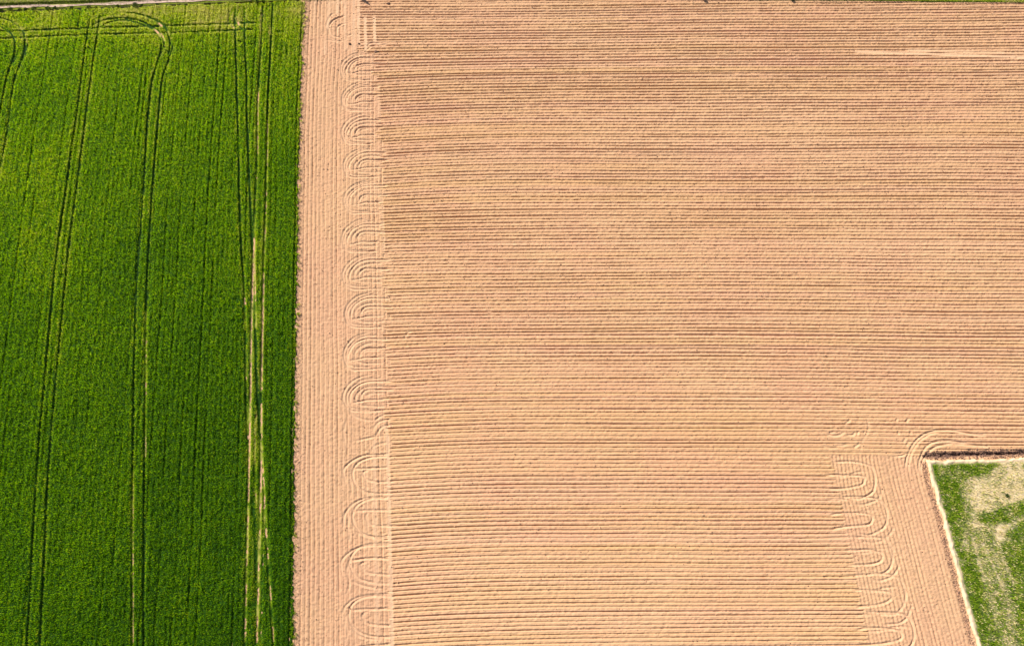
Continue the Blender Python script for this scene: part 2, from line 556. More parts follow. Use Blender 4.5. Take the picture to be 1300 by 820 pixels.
# --- deep furrow of broken clods round the plot
sd = plot_sd(X, Y)
inside_x = sstep(P([(1168, 580)])[0, 0], P([(1182, 580)])[0, 0], X)
dtop = (Y - plot_ty(X)) - .85
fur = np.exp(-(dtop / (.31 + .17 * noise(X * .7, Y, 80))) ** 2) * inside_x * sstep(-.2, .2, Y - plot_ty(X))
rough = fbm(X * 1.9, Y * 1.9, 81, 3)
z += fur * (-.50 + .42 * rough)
moist_shade = np.maximum(moist_shade, np.clip(fur * (.9 + .5 * rough), 0, 1) ** .8 * .95)
dl = plot_lx(Y) - X
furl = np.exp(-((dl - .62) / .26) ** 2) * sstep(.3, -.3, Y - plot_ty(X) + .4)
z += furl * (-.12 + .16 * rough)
moist_shade = np.maximum(moist_shade, np.clip(furl * (.35 + .8 * rough), 0, 1) * .6)
z = np.where(sd > .35, -.35, z)
# --- ground falls under the verge beyond the top edge, and is left out under the wheat
keepv = (X > edge_x(Y) - .9 + .0 * Y) & (Y < top_y(X) + .7)
z -= sstep(0, .5, Y - top_y(X)) * .25
kq = keepv[:-1, :-1] & keepv[1:, 1:] & (sd[:-1, :-1] < .9) & (PXX[:-1, :-1] < 1420)
q = grid_quads(len(gy), len(gx), kq)
co = np.stack([X.ravel(), Y.ravel(), z.ravel()], 1)
co, q, at = compact(co, q, dict(tint=np.clip(tint, 0, 1).ravel(), pack=pack.ravel(), moist_shade=moist_shade.ravel()))
o = make_mesh('ploughed_field', co, q.ravel(), np.arange(len(q)) * 4, [M_SOIL], attrs=at)
tag(o, 'dry peach brown ploughed soil in fine straight rows with tyre turn marks', 'field', kind='structure')
ZS = z


def soil_z(x, y):
    i = np.clip(np.searchsorted(gx, x), 0, len(gx) - 1)
    j = np.clip(np.searchsorted(gy, y), 0, len(gy) - 1)
    return ZS[j, i]


# ------------------------------------------------------------------ clods lying on the soil (uncountable)
def scatter_clods():
    xs, ys, ss, ts = [], [], [], []

    def add(x, y, s, t):
        xs.append(x), ys.append(y), ss.append(s), ts.append(t)
    n = 3600                                             # rough strip along the wheat
    y = rng.uniform(-25, 103, n)
    add(edge_x(y) + .05 + np.abs(rng.normal(0, .6, n)), y, rng.uniform(.03, .09, n), rng.uniform(.6, 1, n))
    n = 3000                                             # furrow above the plot
    x = rng.uniform(P([(1172, 580)])[0, 0], 112, n)
    add(x, plot_ty(x) + .85 + rng.normal(0, .36, n), rng.uniform(.05, .19, n) * rng.uniform(.6, 1.1, n), rng.uniform(0, .4, n) ** 1.3)
    n = 1500                                             # left side of the plot
    y = rng.uniform(-25, PLOT_L[0, 1], n)
    add(plot_lx(y) - .55 + rng.normal(0, .25, n), y, rng.uniform(.04, .13, n), rng.uniform(.1, .9, n))
    n = 15000                                             # the open field
    add(rng.uniform(-40, 112, n), rng.uniform(-28, 103, n), rng.uniform(.03, .06, n) + .07 * rng.random(n) ** 4, rng.uniform(.15, 1, n))
    n = 900
    add(rng.uniform(-40, 112, n), rng.uniform(40, 103, n), rng.uniform(.05, .11, n), rng.uniform(0, .5, n))
    x, y, s, t = map(np.concatenate, (xs, ys, ss, ts))
    ok = (x > edge_x(y)) & (plot_sd(x, y) < -.1) & (y < top_y(x))
    x, y, s, t = x[ok], y[ok], s[ok], t[ok]
    n = len(x)
    a = rng.uniform(0, 6.28, n)
    v = ICO[None] * rng.uniform(.65, 1.25, (n, 12, 1)) * s[:, None, None] * np.array([1, 1, .7])
    ca, sa = np.cos(a)[:, None], np.sin(a)[:, None]
    co = np.stack([v[..., 0] * ca - v[..., 1] * sa + x[:, None], v[..., 0] * sa + v[..., 1] * ca + y[:, None],
                   v[..., 2] + (soil_z(x, y) + s * .25)[:, None]], -1).reshape(-1, 3)
    f = (ICF[None] + np.arange(n)[:, None, None] * 12).reshape(-1)
    o = make_mesh('soil_clods', co, f, np.arange(n * 20) * 3, [M_CLOD], attrs=dict(tint=np.repeat(t, 12)), smooth=False)
    tag(o, 'loose broken clods of earth scattered over the ploughed soil', 'clods', kind='stuff')


scatter_clods()

# ------------------------------------------------------------------ WHEAT
wx = np.arange(-116, -30, .11)
wy = np.arange(-32, 108, .15)
X, Y = np.meshgrid(wx, wy)
X = X.astype(np.float32)
Y = Y.astype(np.float32)
PXX, PYY = PIX(X, Y)
W = Stamp(wx, wy)

D = 1.0     # (points, half width in metres, strength)
tracks = [
    ([(116, 22), (112, 46), (106, 89), (100, 138), (92, 191), (84, 249), (75, 311), (69, 358), (63, 435), (57, 495), (51, 567), (46, 628), (41, 730), (36, 820), (30, 930)], .9),
    ([(128, 20), (124, 49), (118, 89), (111, 141), (105, 191), (97, 249), (89, 311), (83, 373), (77, 435), (71, 495), (65, 567), (61, 628), (57, 730), (52, 820), (46, 930)], 1.0),
    ([(206, 55), (205, 66), (201, 80), (193, 105), (189, 148), (186, 191), (183, 249), (177, 327), (173, 388), (171, 495), (170, 582), (168.6, 659), (169, 730), (169, 820), (169, 930)], .9),
    ([(220, 55), (219, 66), (215, 77), (206, 102), (202, 154), (198, 200), (194, 249), (190, 311), (186, 388), (185.5, 495), (184.6, 582), (183.7, 730), (183.5, 820), (183, 930)], .95),
    ([(-60, 43), (0, 41), (30, 40), (60, 38.5), (110, 37), (150, 35.5), (210, 34), (290, 31), (305, 30), (328, 30)], .8),
    ([(-60, 53), (0, 50), (60, 47), (130, 44.5), (210, 43), (270, 40.5), (325, 38)], .75),
    ([(130, 35.5), (134, 32), (140, 29), (150, 27), (160, 26.5), (172, 28.5), (185, 33.5), (192, 36), (200, 41), (204, 47), (206, 55)], .85),
    ([(117, 36), (119, 32), (127, 28.5), (135, 26), (150, 24), (160, 23.8), (175, 26), (188, 31.5), (195, 36), (203, 41), (207, 47), (210, 54), (209, 62), (204, 72), (200, 82)], .85),
    ([(118, 28), (126, 23), (140, 20)], .5),
    ([(160, 17.6), (168, 17.5), (180, 19.5), (195, 24.5), (205, 30), (210, 35), (214, 41), (216, 50), (217, 60), (214, 72)], .75),
    ([(-12, 21), (0, 23.5), (8, 25), (16, 28), (24, 34), (30, 39.5), (33, 50), (32.5, 60), (32, 68), (26, 83), (18, 108), (15, 135), (9, 178), (2, 212), (-6, 260), (-18, 360), (-34, 500), (-48, 700)], .9),
    ([(36, 54), (36.5, 60), (34, 68), (28, 80)], .7),
    ([(-12, 28), (0, 31), (8, 34.5), (16, 40)], .7), ([(-12, 30), (0, 34), (6, 37), (13, 41), (18, 47), (21, 56), (20.5, 66), (17, 78), (12, 92), (8, 108), (3, 135), (-2, 160), (-12, 220), (-28, 340), (-50, 560)], .85),
    ([(25, 63), (22, 72), (17, 83)], .5),
    ([(300, 9), (298.6, 20), (299, 37), (300.6, 74), (302, 132), (304, 197), (304.6, 249), (307, 311), (311, 367), (312.5, 430), (313, 500), (315, 560)], .8),
    ([(311, 8), (311, 25), (311.5, 55), (313, 80), (314, 98), (314.5, 160), (317, 215), (318, 249), (321, 300), (323, 367), (325.5, 430), (327, 500), (331.7, 551), (334, 598), (338, 675), (342, 730), (348, 820), (352, 920)], .85),
    ([(334.5, 7), (334, 25), (332, 61), (329, 108), (327, 148), (327.5, 197), (325, 249), (321.5, 327), (320, 398), (318.5, 495), (317, 536), (316, 598), (313, 730), (311, 820), (309, 930)], 1.0),
    ([(347, 4), (344.6, 61), (341, 123), (340, 169), (338.5, 249), (335, 342), (334, 404), (332, 500), (331.7, 567), (330, 675), (328.6, 730), (326, 820)], 1.0),
    ([(325, 582), (323, 644), (326, 730), (327, 820)], .6), ([(319, 600), (322, 660)], .4),
    ([(300, 25), (302, 31), (306, 36), (311, 39)], .9), ([(299, 9), (294, 17), (292, 22), (293, 30), (298, 38)], .6),
    ([(311, 25), (315, 29.5), (328, 30)], .7), ([(302, 24), (303, 16), (308, 11)], .6), ([(337, 15), (346, 5)], .5), ([(349, 12), (352, 7)], .5),
    ([(348, 41), (358, 41), (366, 40)], .4), ([(364.5, 58), (364.5, 72)], .5), ([(173, 49), (171.5, 55)], .6), ([(184, 46), (183.5, 51)], .5),
    ([(184, 80), (182, 95), (178, 130), (172, 185)], .35), ([(303, 53), (307, 54.5)], .6), ([(315, 57), (322, 57.5), (327, 54)], .5),
    ([(230, 400), (228, 560), (226, 730)], .12), ([(140, 330), (126, 560), (117, 730)], .14), ([(108, 330), (97, 560), (93, 730)], .14),
]
for l, st in tracks:
    W.add(smooth_poly(P(l), 3), st, R=1.6)

PALE = Stamp(wx, wy)
for l, st in [([(322, 318), (320, 390), (318.8, 440), (318.3, 500), (317, 560), (315.5, 640), (313.5, 720)], .9), ([(335, 342), (334, 390), (333, 440), (332, 500)], 1.0),
              ([(332, 510), (332, 580), (330.5, 650), (329, 720)], .8), ([(186, 390), (185.5, 495), (184.6, 590)], .62), ([(170, 595), (168.6, 659), (169, 730), (169, 820)], .8),
              ([(328.5, 108), (327.3, 150), (327.5, 200)], .75), ([(340, 150), (339.5, 215)], .7), ([(200, 29), (207, 35)], .8), ([(193, 35.5), (201, 42), (205, 50)], .6),
              ([(203, 41), (208, 48), (210, 55)], .75), ([(213, 39), (216, 46)], .6), ([(301, 23), (303, 31), (304.5, 34)], 1.0), ([(293, 31), (298, 38)], .8), ([(35, 51), (37, 57)], .6),
              ([(18, 28), (25, 35), (30, 39.5)], .5), ([(312, 370), (313, 500)], .5), ([(333, 590), (337, 670), (342, 730)], .55), ([(323, 300), (325, 420)], .5),
              ([(326, 510), (324, 570), (325, 640)], .45), ([(343.5, 35), (343, 45)], .5), ([(327.5, 195), (325, 249), (322, 325)], .5), ([(339.5, 210), (338.5, 249), (335, 345)], .55), ([(309, 340), (312.5, 430), (313, 500), (315, 560)], .45),
              ([(331.7, 551), (334, 598), (338, 675), (342, 730), (348, 820)], .6), ([(315.5, 640), (313, 730), (311, 820)], .75), ([(330, 650), (328.6, 730), (326, 820)], .7), ([(332.5, 10), (331, 75), (329, 108)], .3)]:
    PALE.add(smooth_poly(P(l), 2), st, R=1.0)
tr_edge = edge_x(Y)
ue = tr_edge - X                                       # metres in from the field edge, along the drill direction
ue = ue + .0009 * np.clip(ue, 0, 99) ** 2 * 0
wob = .12 * noise(Y / 14, X / 8, 100)
drill = .5 + .5 * np.cos((ue + wob) / .78 * 2 * np.pi)
kd = np.floor((ue + wob) / 2.2)
seam_on = (hash1(kd, 101) * 1.1 - .12 + .6 * noise(Y / 7, kd * 5.3, 102) + .35 * noise(Y / 1.7, kd * 4.1, 107))
seam = np.exp(-((np.mod(ue + wob, 2.2) - 1.1 + (hash1(kd, 103) - .5) * 1.6) / .15) ** 2) * np.clip(seam_on, 0, 1)
hh = .40 + .04 * fbm(X / 6, Y / 9, 104, 2)
mott = fbm(X * 1.5, Y * 1.1, 105, 3) + .6 * noise(X * 2.6, Y * 1.9, 108)
hh = hh + .11 * mott + .14 * drill * (.6 + .4 * noise(X / 3, Y / 8, 109))
hh = hh - .26 * seam
# head-land strip at the top was drilled across
top_d = top_y(X) - Y
acr = sstep(9.5, 8.5, top_d)
hh = hh + acr * (.03 * np.cos(top_d / .5 * 6.283))
# worn, thin, yellowing crop around the wandering wheelings at the right
dmg = np.exp(-((PXX - np.interp(PYY, [0, 250, 400, 560, 730, 820], [330, 330, 324, 322, 326, 328])) / 13) ** 2) * sstep(180, 420, PYY)
dmgn = np.clip(dmg * (.55 + .9 * fbm(X * .9, Y * .22, 111, 3)), 0, 1)
hh = hh - .16 * dmgn
half = .17 + .04 * noise(X / 3, Y / 5, 112) + .05 * dmg * W.w + .04 * noise(X * 1.6, Y * 1.1, 113)
tr = sstep(half + .11, half - .03, W.d) * np.clip(W.w * 1.25 + .35 * noise(X / 2, Y / 3, 114), 0, 1)
tr = np.where(W.w < .3, tr * .6, tr)
hh = hh * (1 - tr) + .115 * tr
bare = sstep(.17, .06, PALE.d) * np.clip(PALE.w * .95 + .40 * noise(X * .9, Y * .55, 131) + .40 * noise(X * 2.1, Y * 1.6, 132) - .22, 0, 1)
hh = np.where(bare > .5, -.03, hh)
lean_edge = sstep(.0, .9, ue - .28 * noise(X * 0 + 3, Y * .9, 115) - .35 * noise(X * 0 + 9, Y * .23, 116) ** 3)
edge_mask = (ue > .05 + .13 * noise(X * .9 + 3, Y * 1.9, 115) + .17 * noise(X * 2, Y * 3.7, 117) + .10 * noise(X * 0, Y * .31, 119)) & (top_d > .35 + .2 * noise(X * 1.1, Y * 0, 118))
hh = np.where(edge_mask, hh * (.62 + .38 * sstep(0, .7, ue)), -.08)
wt = np.clip(.29 + .13 * fbm(X / 7, Y / 16, 121, 3) + .10 * mott + .32 * dmgn + .27 * np.exp(-((W.d - .36) / .2) ** 2) * W.w * (.75 + .5 * noise(X * .7, Y * .3, 135)) - .45 * tr * (1 - np.clip(1.6 * sstep(.5, .2, PALE.d) * PALE.w, 0, 1)) + .68 * sstep(.30, .10, PALE.d) * np.clip(PALE.w + .35 * noise(X * 1.4, Y * .8, 133), 0, 1)  # sunlit look of track edges painted into the tint; crushed floors darker
             + .33 * sstep(11, 2, top_d) * (.8 + .5 * noise(X / 5, Y / 3, 136)) + .24 * np.clip(1 - top_d / 80 + .4 * fbm(X / 16, Y / 16, 134, 2), 0, 1) + .18 * sstep(.9, .1, ue), 0, 1)  # yellower upwards: riper headland crop, plus backlit leaf brightness painted into the tint
kq = (hh[:-1, :-1] > -.07) | (hh[1:, 1:] > -.07)
q = grid_quads(len(wy), len(wx), kq)
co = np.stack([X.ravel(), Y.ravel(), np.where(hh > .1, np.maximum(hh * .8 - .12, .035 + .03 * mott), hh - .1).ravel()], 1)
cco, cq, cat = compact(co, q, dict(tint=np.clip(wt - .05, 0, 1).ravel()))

nb = 900000
bx = rng.uniform(-108, -32, nb)
by = rng.uniform(-26, 106, nb)
bi = np.clip(np.searchsorted(wx, bx), 0, len(wx) - 1)
bj = np.clip(np.searchsorted(wy, by), 0, len(wy) - 1)
bh = hh[bj, bi]
pxb, _ = PIX(bx, by)
ok = (bh > .14 + .1 * rng.random(nb)) & (pxb > -30)
bx, by, bh = bx[ok], by[ok], bh[ok]
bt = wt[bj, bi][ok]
# stray self-sown plants just outside the crop edge
ns = 120
sy = rng.uniform(-26, 100, ns)
sx = edge_x(sy) + np.abs(rng.normal(0, .22, ns))
sx, sy = np.repeat(sx, 14) + rng.normal(0, .07, ns * 14), np.repeat(sy, 14) + rng.normal(0, .10, ns * 14)
bx, by = np.concatenate([bx, sx]), np.concatenate([by, sy])
bh = np.concatenate([bh, np.full(len(sx), .27)])
bt = np.concatenate([bt, np.repeat(rng.uniform(.35, .8, ns), 14)])
n = len(bx)
base = np.stack([bx, by, bh - .28], 1)
az = rng.uniform(0, 6.283, n)
co2, tri = blades(base, rng.uniform(.30, .55, n), rng.uniform(.04, .085, n), az, rng.uniform(.03, .65, n), az + 1.57 + rng.normal(0, .5, n))
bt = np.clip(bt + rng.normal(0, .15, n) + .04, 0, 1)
loops = np.concatenate([cq.ravel(), tri.ravel() + len(cco)])
starts = np.concatenate([np.arange(len(cq)) * 4, len(cq) * 4 + np.arange(len(tri)) * 3])
mi = np.concatenate([np.zeros(len(cq), int), np.ones(len(tri), int)])
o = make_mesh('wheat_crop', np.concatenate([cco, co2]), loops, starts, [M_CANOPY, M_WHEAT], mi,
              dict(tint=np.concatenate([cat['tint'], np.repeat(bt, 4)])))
tag(o, 'dense green young wheat cut by dark tractor wheel lines', 'crop', kind='stuff')


def sheet(name, pts, zz, mat):
    pts = np.asarray(pts, float)
    co = np.column_stack([pts, np.full(len(pts), zz)])
    return make_mesh(name, co, np.arange(len(pts)), np.array([0]), [mat], smooth=False)


ey = np.linspace(-32, P([(391, -2)])[0, 1], 30)
o = sheet('field_soil', np.concatenate([[(-128, -32)], np.stack([edge_x(ey) + .05, ey], 1), P([(390, 4.0), (230, 9), (60, 15.5), (0, 17.5)]), [(-128, top_y(-128.) - .6)]]), -.012, M_SOILFLAT)
tag(o, 'bare pale soil showing in the wheel lines under the wheat', 'soil', kind='structure')
o = sheet('ground', [(-2500, -2500), (2500, -2500), (2500, 2500), (-2500, 2500)], -1.6, M_FARM)
tag(o, 'patchwork of farmland reaching to the horizon', 'ground', kind='structure')

# ------------------------------------------------------------------ VERGE, DITCH and PATH along the top
PC = P([(-200, 15.5), (-60, 12), (0, 9.9), (60, 8.4), (130, 6.1), (230, 2.5), (310, -.6), (390, -4), (470, -9), (620, -12), (760, -12), (893, -10), (1100, -7), (1300, -4.5), (1450, -1)])
PCs = smooth_poly(PC, 2)


def path_y(X):
    return np.interp(X, PCs[:, 0], PCs[:, 1])


vx = np.arange(-132, 118, .3)
vt = np.concatenate([np.linspace(-.9, 1, 14), np.linspace(1.15, 16, 90)])
VX = np.repeat(vx[None], len(vt), 0)
VY = top_y(VX) + vt[:, None]
pd = VY - path_y(VX)
VZ = .10 + .10 * sstep(.2, 1.2, vt[:, None]) + .05 * fbm(VX * .8, VY * .8, 140, 3) - .25 * sstep(.25, -.1, vt[:, None])
VZ = VZ * (1 - .6 * sstep(.9, .5, np.abs(pd)))
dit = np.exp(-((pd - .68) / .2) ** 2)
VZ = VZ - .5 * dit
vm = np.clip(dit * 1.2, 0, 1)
vm = np.maximum(vm, sstep(.35, -.1, vt[:, None]) * np.ones_like(VX))  # dark soil with the shade of ditch and boundary gap painted in
q = grid_quads(len(vt), len(vx))
o = make_mesh('verge', np.stack([VX.ravel(), VY.ravel(), VZ.ravel()], 1), q.ravel(), np.arange(len(q)) * 4, [M_VERGE], attrs=dict(moist_shade=vm.ravel()))
tag(o, 'rough green verge with a dark ditch along the top of the fields', 'verge', kind='structure')
hw = .29
xs = np.arange(-131, 117, .5)
rows = []
for kx, off in enumerate((-hw, -hw * .5, 0, hw * .5, hw)):
    rows.append(np.stack([xs, path_y(xs) + off * (1 + .45 * noise(xs * .6, xs * 0 + kx, 150) + .3 * noise(xs * .17, xs * 0 + kx, 152)), .17 - .05 * (abs(off) < .1) + .02 * noise(xs, xs * 0 + kx, 151)], 1))
q = grid_quads(5, len(xs))
o = make_mesh('path', np.concatenate(rows), q.ravel(), np.arange(len(q)) * 4, [M_PATH])
tag(o, 'pale pinkish dirt path running beside the ditch', 'path', kind='structure')


def grass_object(name, label, cat, gx_, gy_, gz_, tint, lmin, lmax, wmin, wmax, per=1, leanaz=None, mats=None):
    n = len(gx_)
    az = rng.uniform(0, 6.283, n) if leanaz is None else leanaz + rng.normal(0, .7, n)
    co, tri = blades(np.stack([gx_, gy_, gz_ - .03], 1), rng.uniform(lmin, lmax, n), rng.uniform(wmin, wmax, n), az, rng.uniform(.2, 1.1, n),
                     az + 1.57 + rng.normal(0, .5, n))
    o = make_mesh(name, co, tri.ravel(), np.arange(len(tri)) * 3, [mats or M_GRASS], attrs=dict(tint=np.repeat(np.clip(tint, 0, 1), 4)))
    return tag(o, label, cat, kind='stuff')


n = 130000
x = rng.uniform(-125, 112, n)
tt = np.abs(rng.normal(0, 4.2, n)) + .12
y = top_y(x) + tt
pdd = y - path_y(x)
ok = ((np.abs(pdd) > .30 + .10 * rng.random(n)) | (rng.random(n) < .10 + .25 * (noise(x * .3, y * 0, 163) > .35))) & (np.abs(pdd - .66) > .2) & ((pdd > 0) | (pdd < -.40))
x, y, tt, pdd = x[ok], y[ok], tt[ok], pdd[ok]
zz = .2 + 0 * x
tn = .47 + .20 * fbm(x * .5, y * .5, 160, 3) + rng.normal(0, .1, len(x)) + .24 * (pdd > .9) + .25 * np.clip(noise(x * .35, y * .8, 161), 0, 1) * (x > 20)
grass_object('verge_grass', 'tufty yellow green grass growing on the verge above the fields', 'grass', x, y, zz, tn, .15, .38, .04, .1)

# ------------------------------------------------------------------ GRASS PLOT, lower right
px_ = np.arange(P([(1176, 585)])[0, 0] - .4, 116, .16)
py_ = np.arange(-32, P([(1176, 578)])[0, 1] + .3, .16)
X, Y = np.meshgrid(px_, py_)
sd = plot_sd(X, Y) + .13 * noise(X * 1.6, Y * 1.6, 170) + .16 * noise(X * .5, Y * .5, 171)
PXX, PYY = PIX(X, Y)


def pm(PX, PY, poly):
    poly = np.asarray(poly, float)
    ins = np.zeros(PX.shape, bool)
    j = len(poly) - 1
    for i in range(len(poly)):
        xi, yi = poly[i]
        xj, yj = poly[j]
        c = ((yi > PY) != (yj > PY)) & (PX < (xj - xi) * (PY - yi) / (yj - yi + 1e-9) + xi)
        ins ^= c
        j = i
    return ins


GREEN = [[(1178, 586), (1262, 584), (1263, 594), (1248, 604), (1222, 606), (1219, 622), (1228, 638), (1226, 660), (1219, 690), (1232, 700), (1246, 735), (1275, 830), (1290, 930), (1255, 930), (1216, 730)],
         [(1238, 654), (1262, 646), (1300, 637), (1340, 630), (1340, 648), (1300, 656), (1266, 664), (1250, 666)],
         [(1292, 662), (1340, 650), (1340, 930), (1300, 930), (1283, 735), (1268, 700), (1282, 676)],
         [(1222, 680), (1240, 668), (1262, 676), (1268, 700), (1283, 735), (1300, 820), (1270, 820), (1244, 735)]]


jit = np.random.default_rng(55)


def greenness(x, y):
    wxp = 4.0 * noise(x * .55, y * .55, 172) + 2.5 * noise(x * 1.4, y * 1.4, 173)
    wyp = 3.0 * noise(x * .55, y * .55, 174) + 2.0 * noise(x * 1.4, y * 1.4, 175)
    a, b = PIX(x, y)
    a, b = a + wxp + jit.normal(0, 3.2, a.shape), b + wyp + jit.normal(0, 2.6, a.shape)
    g = np.full(a.shape, .17)
    g[pm(a, b, GREEN[3])] = .58
    for p in (GREEN[0], GREEN[1], GREEN[2]):
        g[pm(a, b, p)] = .95
    a2, b2 = PIX(x, y)
    for (x0, y0, x1, y1, w) in ((1246, 688, 1270, 742, 1.3), (1262, 682, 1287, 742, 1.3), (1221, 690, 1225, 676, 1), (1236, 690, 1247, 735, 2.2), (1184, 628, 1200, 627, .8)):
        dx, dy = x1 - x0, y1 - y0
        t_ = np.clip(((a2 - x0) * dx + (b2 - y0) * dy) / (dx * dx + dy * dy), 0, 1)
        g = g - .6 * np.exp(-(np.hypot(a2 - x0 - t_ * dx, b2 - y0 - t_ * dy) / w) ** 2)
    g = g + .42 * fbm(x * 1.1, y * 1.1, 176, 3)
    return np.clip(g, 0, 1)


G = sum(greenness(X, Y) for _ in range(5)) / 5
bank = np.exp(-((sd - .24 - .12 * noise(X * .9, Y * .9, 179)) / .18) ** 2)
Z = np.where(sd > 0, .16, .16) + .14 * bank - .6 * sstep(.08, -.25, sd) + .05 * fbm(X * 1.5, Y * 1.5, 177, 3)
Z += bank * (.09 * noise(X * 3, Y * 3, 178) + .08 * noise(X * 1.2, Y * 1.2, 181))
kq = (sd[:-1, :-1] > -.45) & (sd[1:, 1:] > -.45)
q = grid_quads(len(py_), len(px_), kq)
co = np.stack([X.ravel(), Y.ravel(), Z.ravel()], 1)
co, q, at = compact(co, q, dict(tint=(np.clip(G, 0, 1) * sstep(.3, .8, sd)).ravel(), pack=np.clip(bank * (.55 + .95 * noise(X * 1.3, Y * 1.3, 182)), 0, 1).ravel()))
o = make_mesh('plot_ground', co, q.ravel(), np.arange(len(q)) * 4, [M_PLOT], attrs=at)
tag(o, 'uncultivated corner of ground with a pale raised earth edge', 'plot', kind='structure')

n = 150000
x = rng.uniform(px_[0], 112, n)
y = rng.uniform(-26, py_[-1], n)
s = plot_sd(x, y)
g = greenness(x, y)
ok = (s > .45 + .25 * rng.random(n)) & (rng.random(n) < .30 + .6 * g)
x, y, g, s = x[ok], y[ok], g[ok], s[ok]
isgreen = rng.random(len(x)) < g
tn = np.where(isgreen, .33 + .24 * fbm(x * 1.3, y * 1.3, 180, 2) + rng.normal(0, .16, len(x)), .78 + rng.normal(0, .15, len(x)))
grass_object('plot_grass', 'patchy green and straw coloured wild grass filling the corner plot', 'grass', x, y, .17 + 0 * x, tn, .2, .55, .04, .10, leanaz=-.6)


# ------------------------------------------------------------------ individual shrubs, tree, clumps, clods
def foliage_mesh(name, n, rx, rz, parent, cz, size, mat=M_SHRUB, cone=False, seed=0):
    r = np.random.default_rng(seed)
    u = r.normal(0, 1, (n, 3))
    u /= np.linalg.norm(u, axis=1)[:, None]
    rad = r.uniform(.35, 1, n) ** .5
    lump = 1 + .3 * noise(u[:, 0] * 2.3 + seed, u[:, 1] * 2.3 + u[:, 2] * 2, 200 + seed)
    p = u * (rad * lump)[:, None]
    if cone:
        hgt = r.random(n) ** 1.4
        a = r.uniform(0, 6.283, n)
        rr = (1 - hgt) ** .8 * np.sqrt(r.random(n)) * (1 + .25 * noise(a * 1.5, hgt * 9, 210))
        p = np.stack([np.cos(a) * rr, np.sin(a) * rr, hgt * 2 - 1], 1)
    c = p * np.array([rx, rx, rz]) + np.array([0, 0, cz])
    t1 = r.normal(0, 1, (n, 3))
    t1 /= np.linalg.norm(t1, axis=1)[:, None]
    t2 = np.cross(t1, r.normal(0, 1, (n, 3)))
    t2 /= np.linalg.norm(t2, axis=1)[:, None] + 1e-9
    s = r.uniform(.6, 1.3, n)[:, None] * size
    co = np.stack([c - t1 * s, c + t2 * s * .45, c + t1 * s, c - t2 * s * .45], 1).reshape(-1, 3)
    co[:, 2] = np.maximum(co[:, 2], .02)
    return make_mesh(name, co, np.arange(n * 4), np.arange(n) * 4, [mat], attrs=dict(tint=np.repeat(r.random(n), 4)), parent=parent)


def stems_mesh(name, segs, parent, mat=M_BARK, sides=6):
    cos, ls = [], []
    for a, b, r0, r1 in segs:
        a, b = np.array(a, float), np.array(b, float)
        d = (b - a) / np.linalg.norm(b - a)
        p1 = np.cross(d, [.3, .9, .2])
        p1 /= np.linalg.norm(p1)
        p2 = np.cross(d, p1)
        o_ = len(cos) and sum(len(c) for c in cos)
        an = np.arange(sides) / sides * 6.2832
        ring = np.cos(an)[:, None] * p1 + np.sin(an)[:, None] * p2
        cos.append(np.concatenate([a + ring * r0, b + ring * r1]))
        i = np.arange(sides)
        j = (i + 1) % sides
        ls.append(np.stack([i, j, j + sides, i + sides], 1) + o_)
    q = np.concatenate(ls)
    return make_mesh(name, np.concatenate(cos), q.ravel(), np.arange(len(q)) * 4, [mat], parent=parent)


def thing(name, x, y, zz, label, cat, group=None):
    e = bpy.data.objects.new(name, None)
    COL.objects.link(e)
    e.location = (x, y, zz)
    e.empty_display_size = .3
    return tag(e, label, cat, group)


def shrub(px, py, r, h, label, seed, name='verge_shrub', cat='shrub', group='dark shrubs along the field verge'):
    if name == 'verge_shrub':
        py, h = py + 1.6, h * .7
    g0 = P([(px, py)])[0]
    e = thing(name, g0[0], g0[1], .12, label, cat, group)
    foliage_mesh('foliage', int(260 * max(1, r / .4)), r, h * .5, e, h * .52, .085, seed=seed)
    rr = np.random.default_rng(seed)
    segs = []
    for i in range(4):
        a = rr.uniform(0, 6.28)
        segs.append(((0, 0, -.1), (math.cos(a) * r * .5, math.sin(a) * r * .5, h * .7), .02, .008))
    stems_mesh('stem', segs, e)
    return e


SHR = [(3, 13.0, .40, .7, 'dark low shrub at the far left end of the field verge'),
       (15, 12.6, .52, 1.0, 'tallest black green shrub near the left end of the field verge'),
       (26, 12.7, .36, .6, 'small dark shrub just right of the tallest one at the left of the verge'),
       (34, 12.2, .42, .7, 'dark bushy shrub left of the path gap in the verge'),
       (45, 11.6, .50, .9, 'broad dark shrub at the left side of the bare gap in the verge'),
       (62, 11.3, .55, .9, 'wide dark shrub at the right side of the bare gap in the verge'),
       (71, 10.8, .40, .7, 'dark shrub touching the right side of the wide one past the gap'),
       (92, 10.2, .38, .6, 'lone small dark shrub on the verge between gap and first wheel lines'),
       (114, 9.5, .42, .7, 'dark shrub on the verge just above the top ends of the straight wheel lines'),
       (123, 9.6, .30, .5, 'smallest shrub on the verge right above the straight wheel lines'),
       (150, 8.2, .34, .6, 'dark shrub on the verge above the start of the curved wheel lines'),
       (173, 7.0, .55, 1.1, 'big round dark shrub on the verge above the curved wheel lines'),
       (181, 7.2, .34, .6, 'small shrub tucked against the big round one above the curved lines'),
       (201, 6.4, .36, .6, 'low dark shrub on the verge right of the big round one'),
       (327, 2.6, .42, .8, 'left one of two dark shrubs above the twin wheel lines near the soil'),
       (335, 2.2, .40, .7, 'right one of two dark shrubs above the twin wheel lines near the soil')]
for i, a in enumerate(SHR):
    shrub(*a, seed=300 + i)
shrub(893, -.2, .34, .7, 'lone black green bush on the top edge of the ploughed field', 340, 'round_bush', 'bush', None)
shrub(1005, .6, .36, .5, 'low dark weed clump at the left end of the top right verge', 341, 'weed_clump', 'weeds', None)
g0 = P([(1277, 628)])[0]
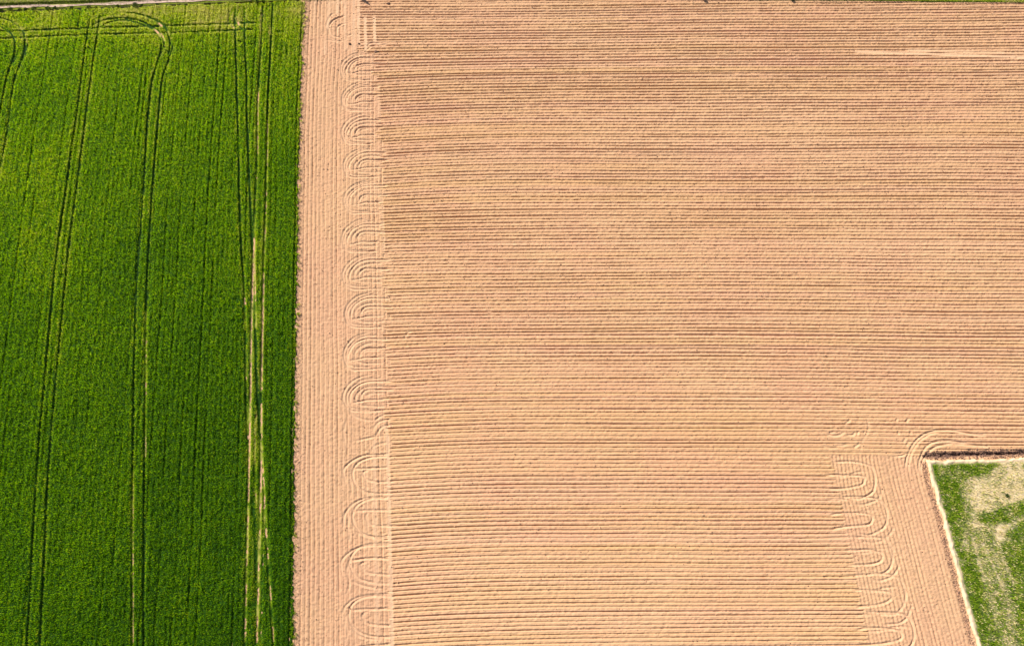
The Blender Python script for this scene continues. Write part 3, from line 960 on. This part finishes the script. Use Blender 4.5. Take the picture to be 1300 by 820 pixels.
shrub(1277, 629, .26, .45, 'single dark green weed standing in the straw coloured grass of the plot', 342, 'weed_clump', 'weeds', None)

# sun direction (towards the sun): from the upper left of the picture
SUN_EL = math.radians(36)
SUN_AZ = math.radians(-47)                    # clockwise from +Y
sun_dir = np.array([math.sin(SUN_AZ) * math.cos(SUN_EL), math.cos(SUN_AZ) * math.cos(SUN_EL), math.sin(SUN_EL)])

# slender tree beyond the top edge: only its pointed shadow reaches into the picture
tip = P([(468.5, 6)])[0]
th = 5.2
b = tip + sun_dir[:2] / math.tan(SUN_EL) / math.cos(SUN_EL) * (th - .1)
e = thing('slender_tree', b[0], b[1], .1, 'slender dark conical tree whose pointed shadow falls on the ploughed soil', 'tree')
foliage_mesh('crown', 5200, .85, 2.35, e, 2.85, .11, seed=360, cone=True)
stems_mesh('trunk', [((0, 0, -.3), (0, 0, 1.2), .11, .09), ((0, 0, 1.2), (.03, .02, 3.4), .09, .05), ((.03, .02, 3.4), (0, 0, 5.0), .05, .012)], e, sides=9)


def clod(px, py, s, label, seed):
    r = np.random.default_rng(seed)
    g0 = P([(px, py)])[0]
    v = ICO * r.uniform(.7, 1.2, (12, 1)) * np.array([s * 1.5, s, s * .75])
    # one subdivision with jitter so that the lump is angular but not a bare polyhedron
    f = ICF
    vs = list(map(np.array, v))
    cache, nf = {}, []

    def midp(a, b_):
        key = (min(a, b_), max(a, b_))
        if key not in cache:
            m = (vs[a] + vs[b_]) / 2
            vs.append(m * r.uniform(1.0, 1.22))
            cache[key] = len(vs) - 1
        return cache[key]
    for a, b_, c in f:
        x1, x2, x3 = midp(a, b_), midp(b_, c), midp(c, a)
        nf += [(a, x1, x3), (b_, x2, x1), (c, x3, x2), (x1, x2, x3)]
    nf = np.array(nf)
    o = make_mesh('earth_clod', np.array(vs), nf.ravel(), np.arange(len(nf)) * 3, [M_CLOD], attrs=dict(tint=np.full(len(vs), .06)), smooth=False)
    o.location = (g0[0], g0[1], float(soil_z(g0[0], g0[1])) + s * .4)
    tag(o, label, 'clod', 'large dark clods in the ploughed field')


clod(493, 5.2, .26, 'dark clod of earth lying highest in the field beside the pointed shadow', 1)
clod(444, 56, .20, 'dark clod of earth on the left headland above the first tyre turn', 2)
clod(456, 56, .18, 'dark clod of earth between the headland tracks and the pair of pale wheelings', 3)
clod(477.5, 66, .28, 'long dark clod just below the pair of pale wheelings', 4)

# ------------------------------------------------------------------ light, sky, camera
w = bpy.data.worlds.new('World')
S.world = w
w.use_nodes = True
nt = w.node_tree
bg = nt.nodes['Background']
sky = nt.nodes.new('ShaderNodeTexSky')
sky.sky_type = 'NISHITA'
sky.sun_disc = False
sky.sun_elevation = SUN_EL
sky.sun_rotation = SUN_AZ % (2 * math.pi)
nt.links.new(sky.outputs[0], bg.inputs[0])
bg.inputs[1].default_value = .07
ld = bpy.data.lights.new('sun', 'SUN')
ld.energy = 4.6
ld.angle = math.radians(.5)
ld.color = (1, .965, .89)
lo = bpy.data.objects.new('sun', ld)
COL.objects.link(lo)
from mathutils import Vector
lo.rotation_euler = Vector(-sun_dir).to_track_quat('-Z', 'Y').to_euler()
lo.location = (0, 0, 200)

cd = bpy.data.cameras.new('camera')
cd.sensor_width = 36
cd.lens = 36 * F / 1300
cd.shift_y = -45 / 1300
cd.clip_start = 1
cd.clip_end = 8000
cam = bpy.data.objects.new('camera', cd)
COL.objects.link(cam)
cam.location = (0, 0, H)
cam.rotation_euler = (TILT, 0, 0)
S.camera = cam
S.view_settings.view_transform = 'Standard'
S.view_settings.look = 'None'
S.view_settings.gamma = 1
S.view_settings.exposure = .79
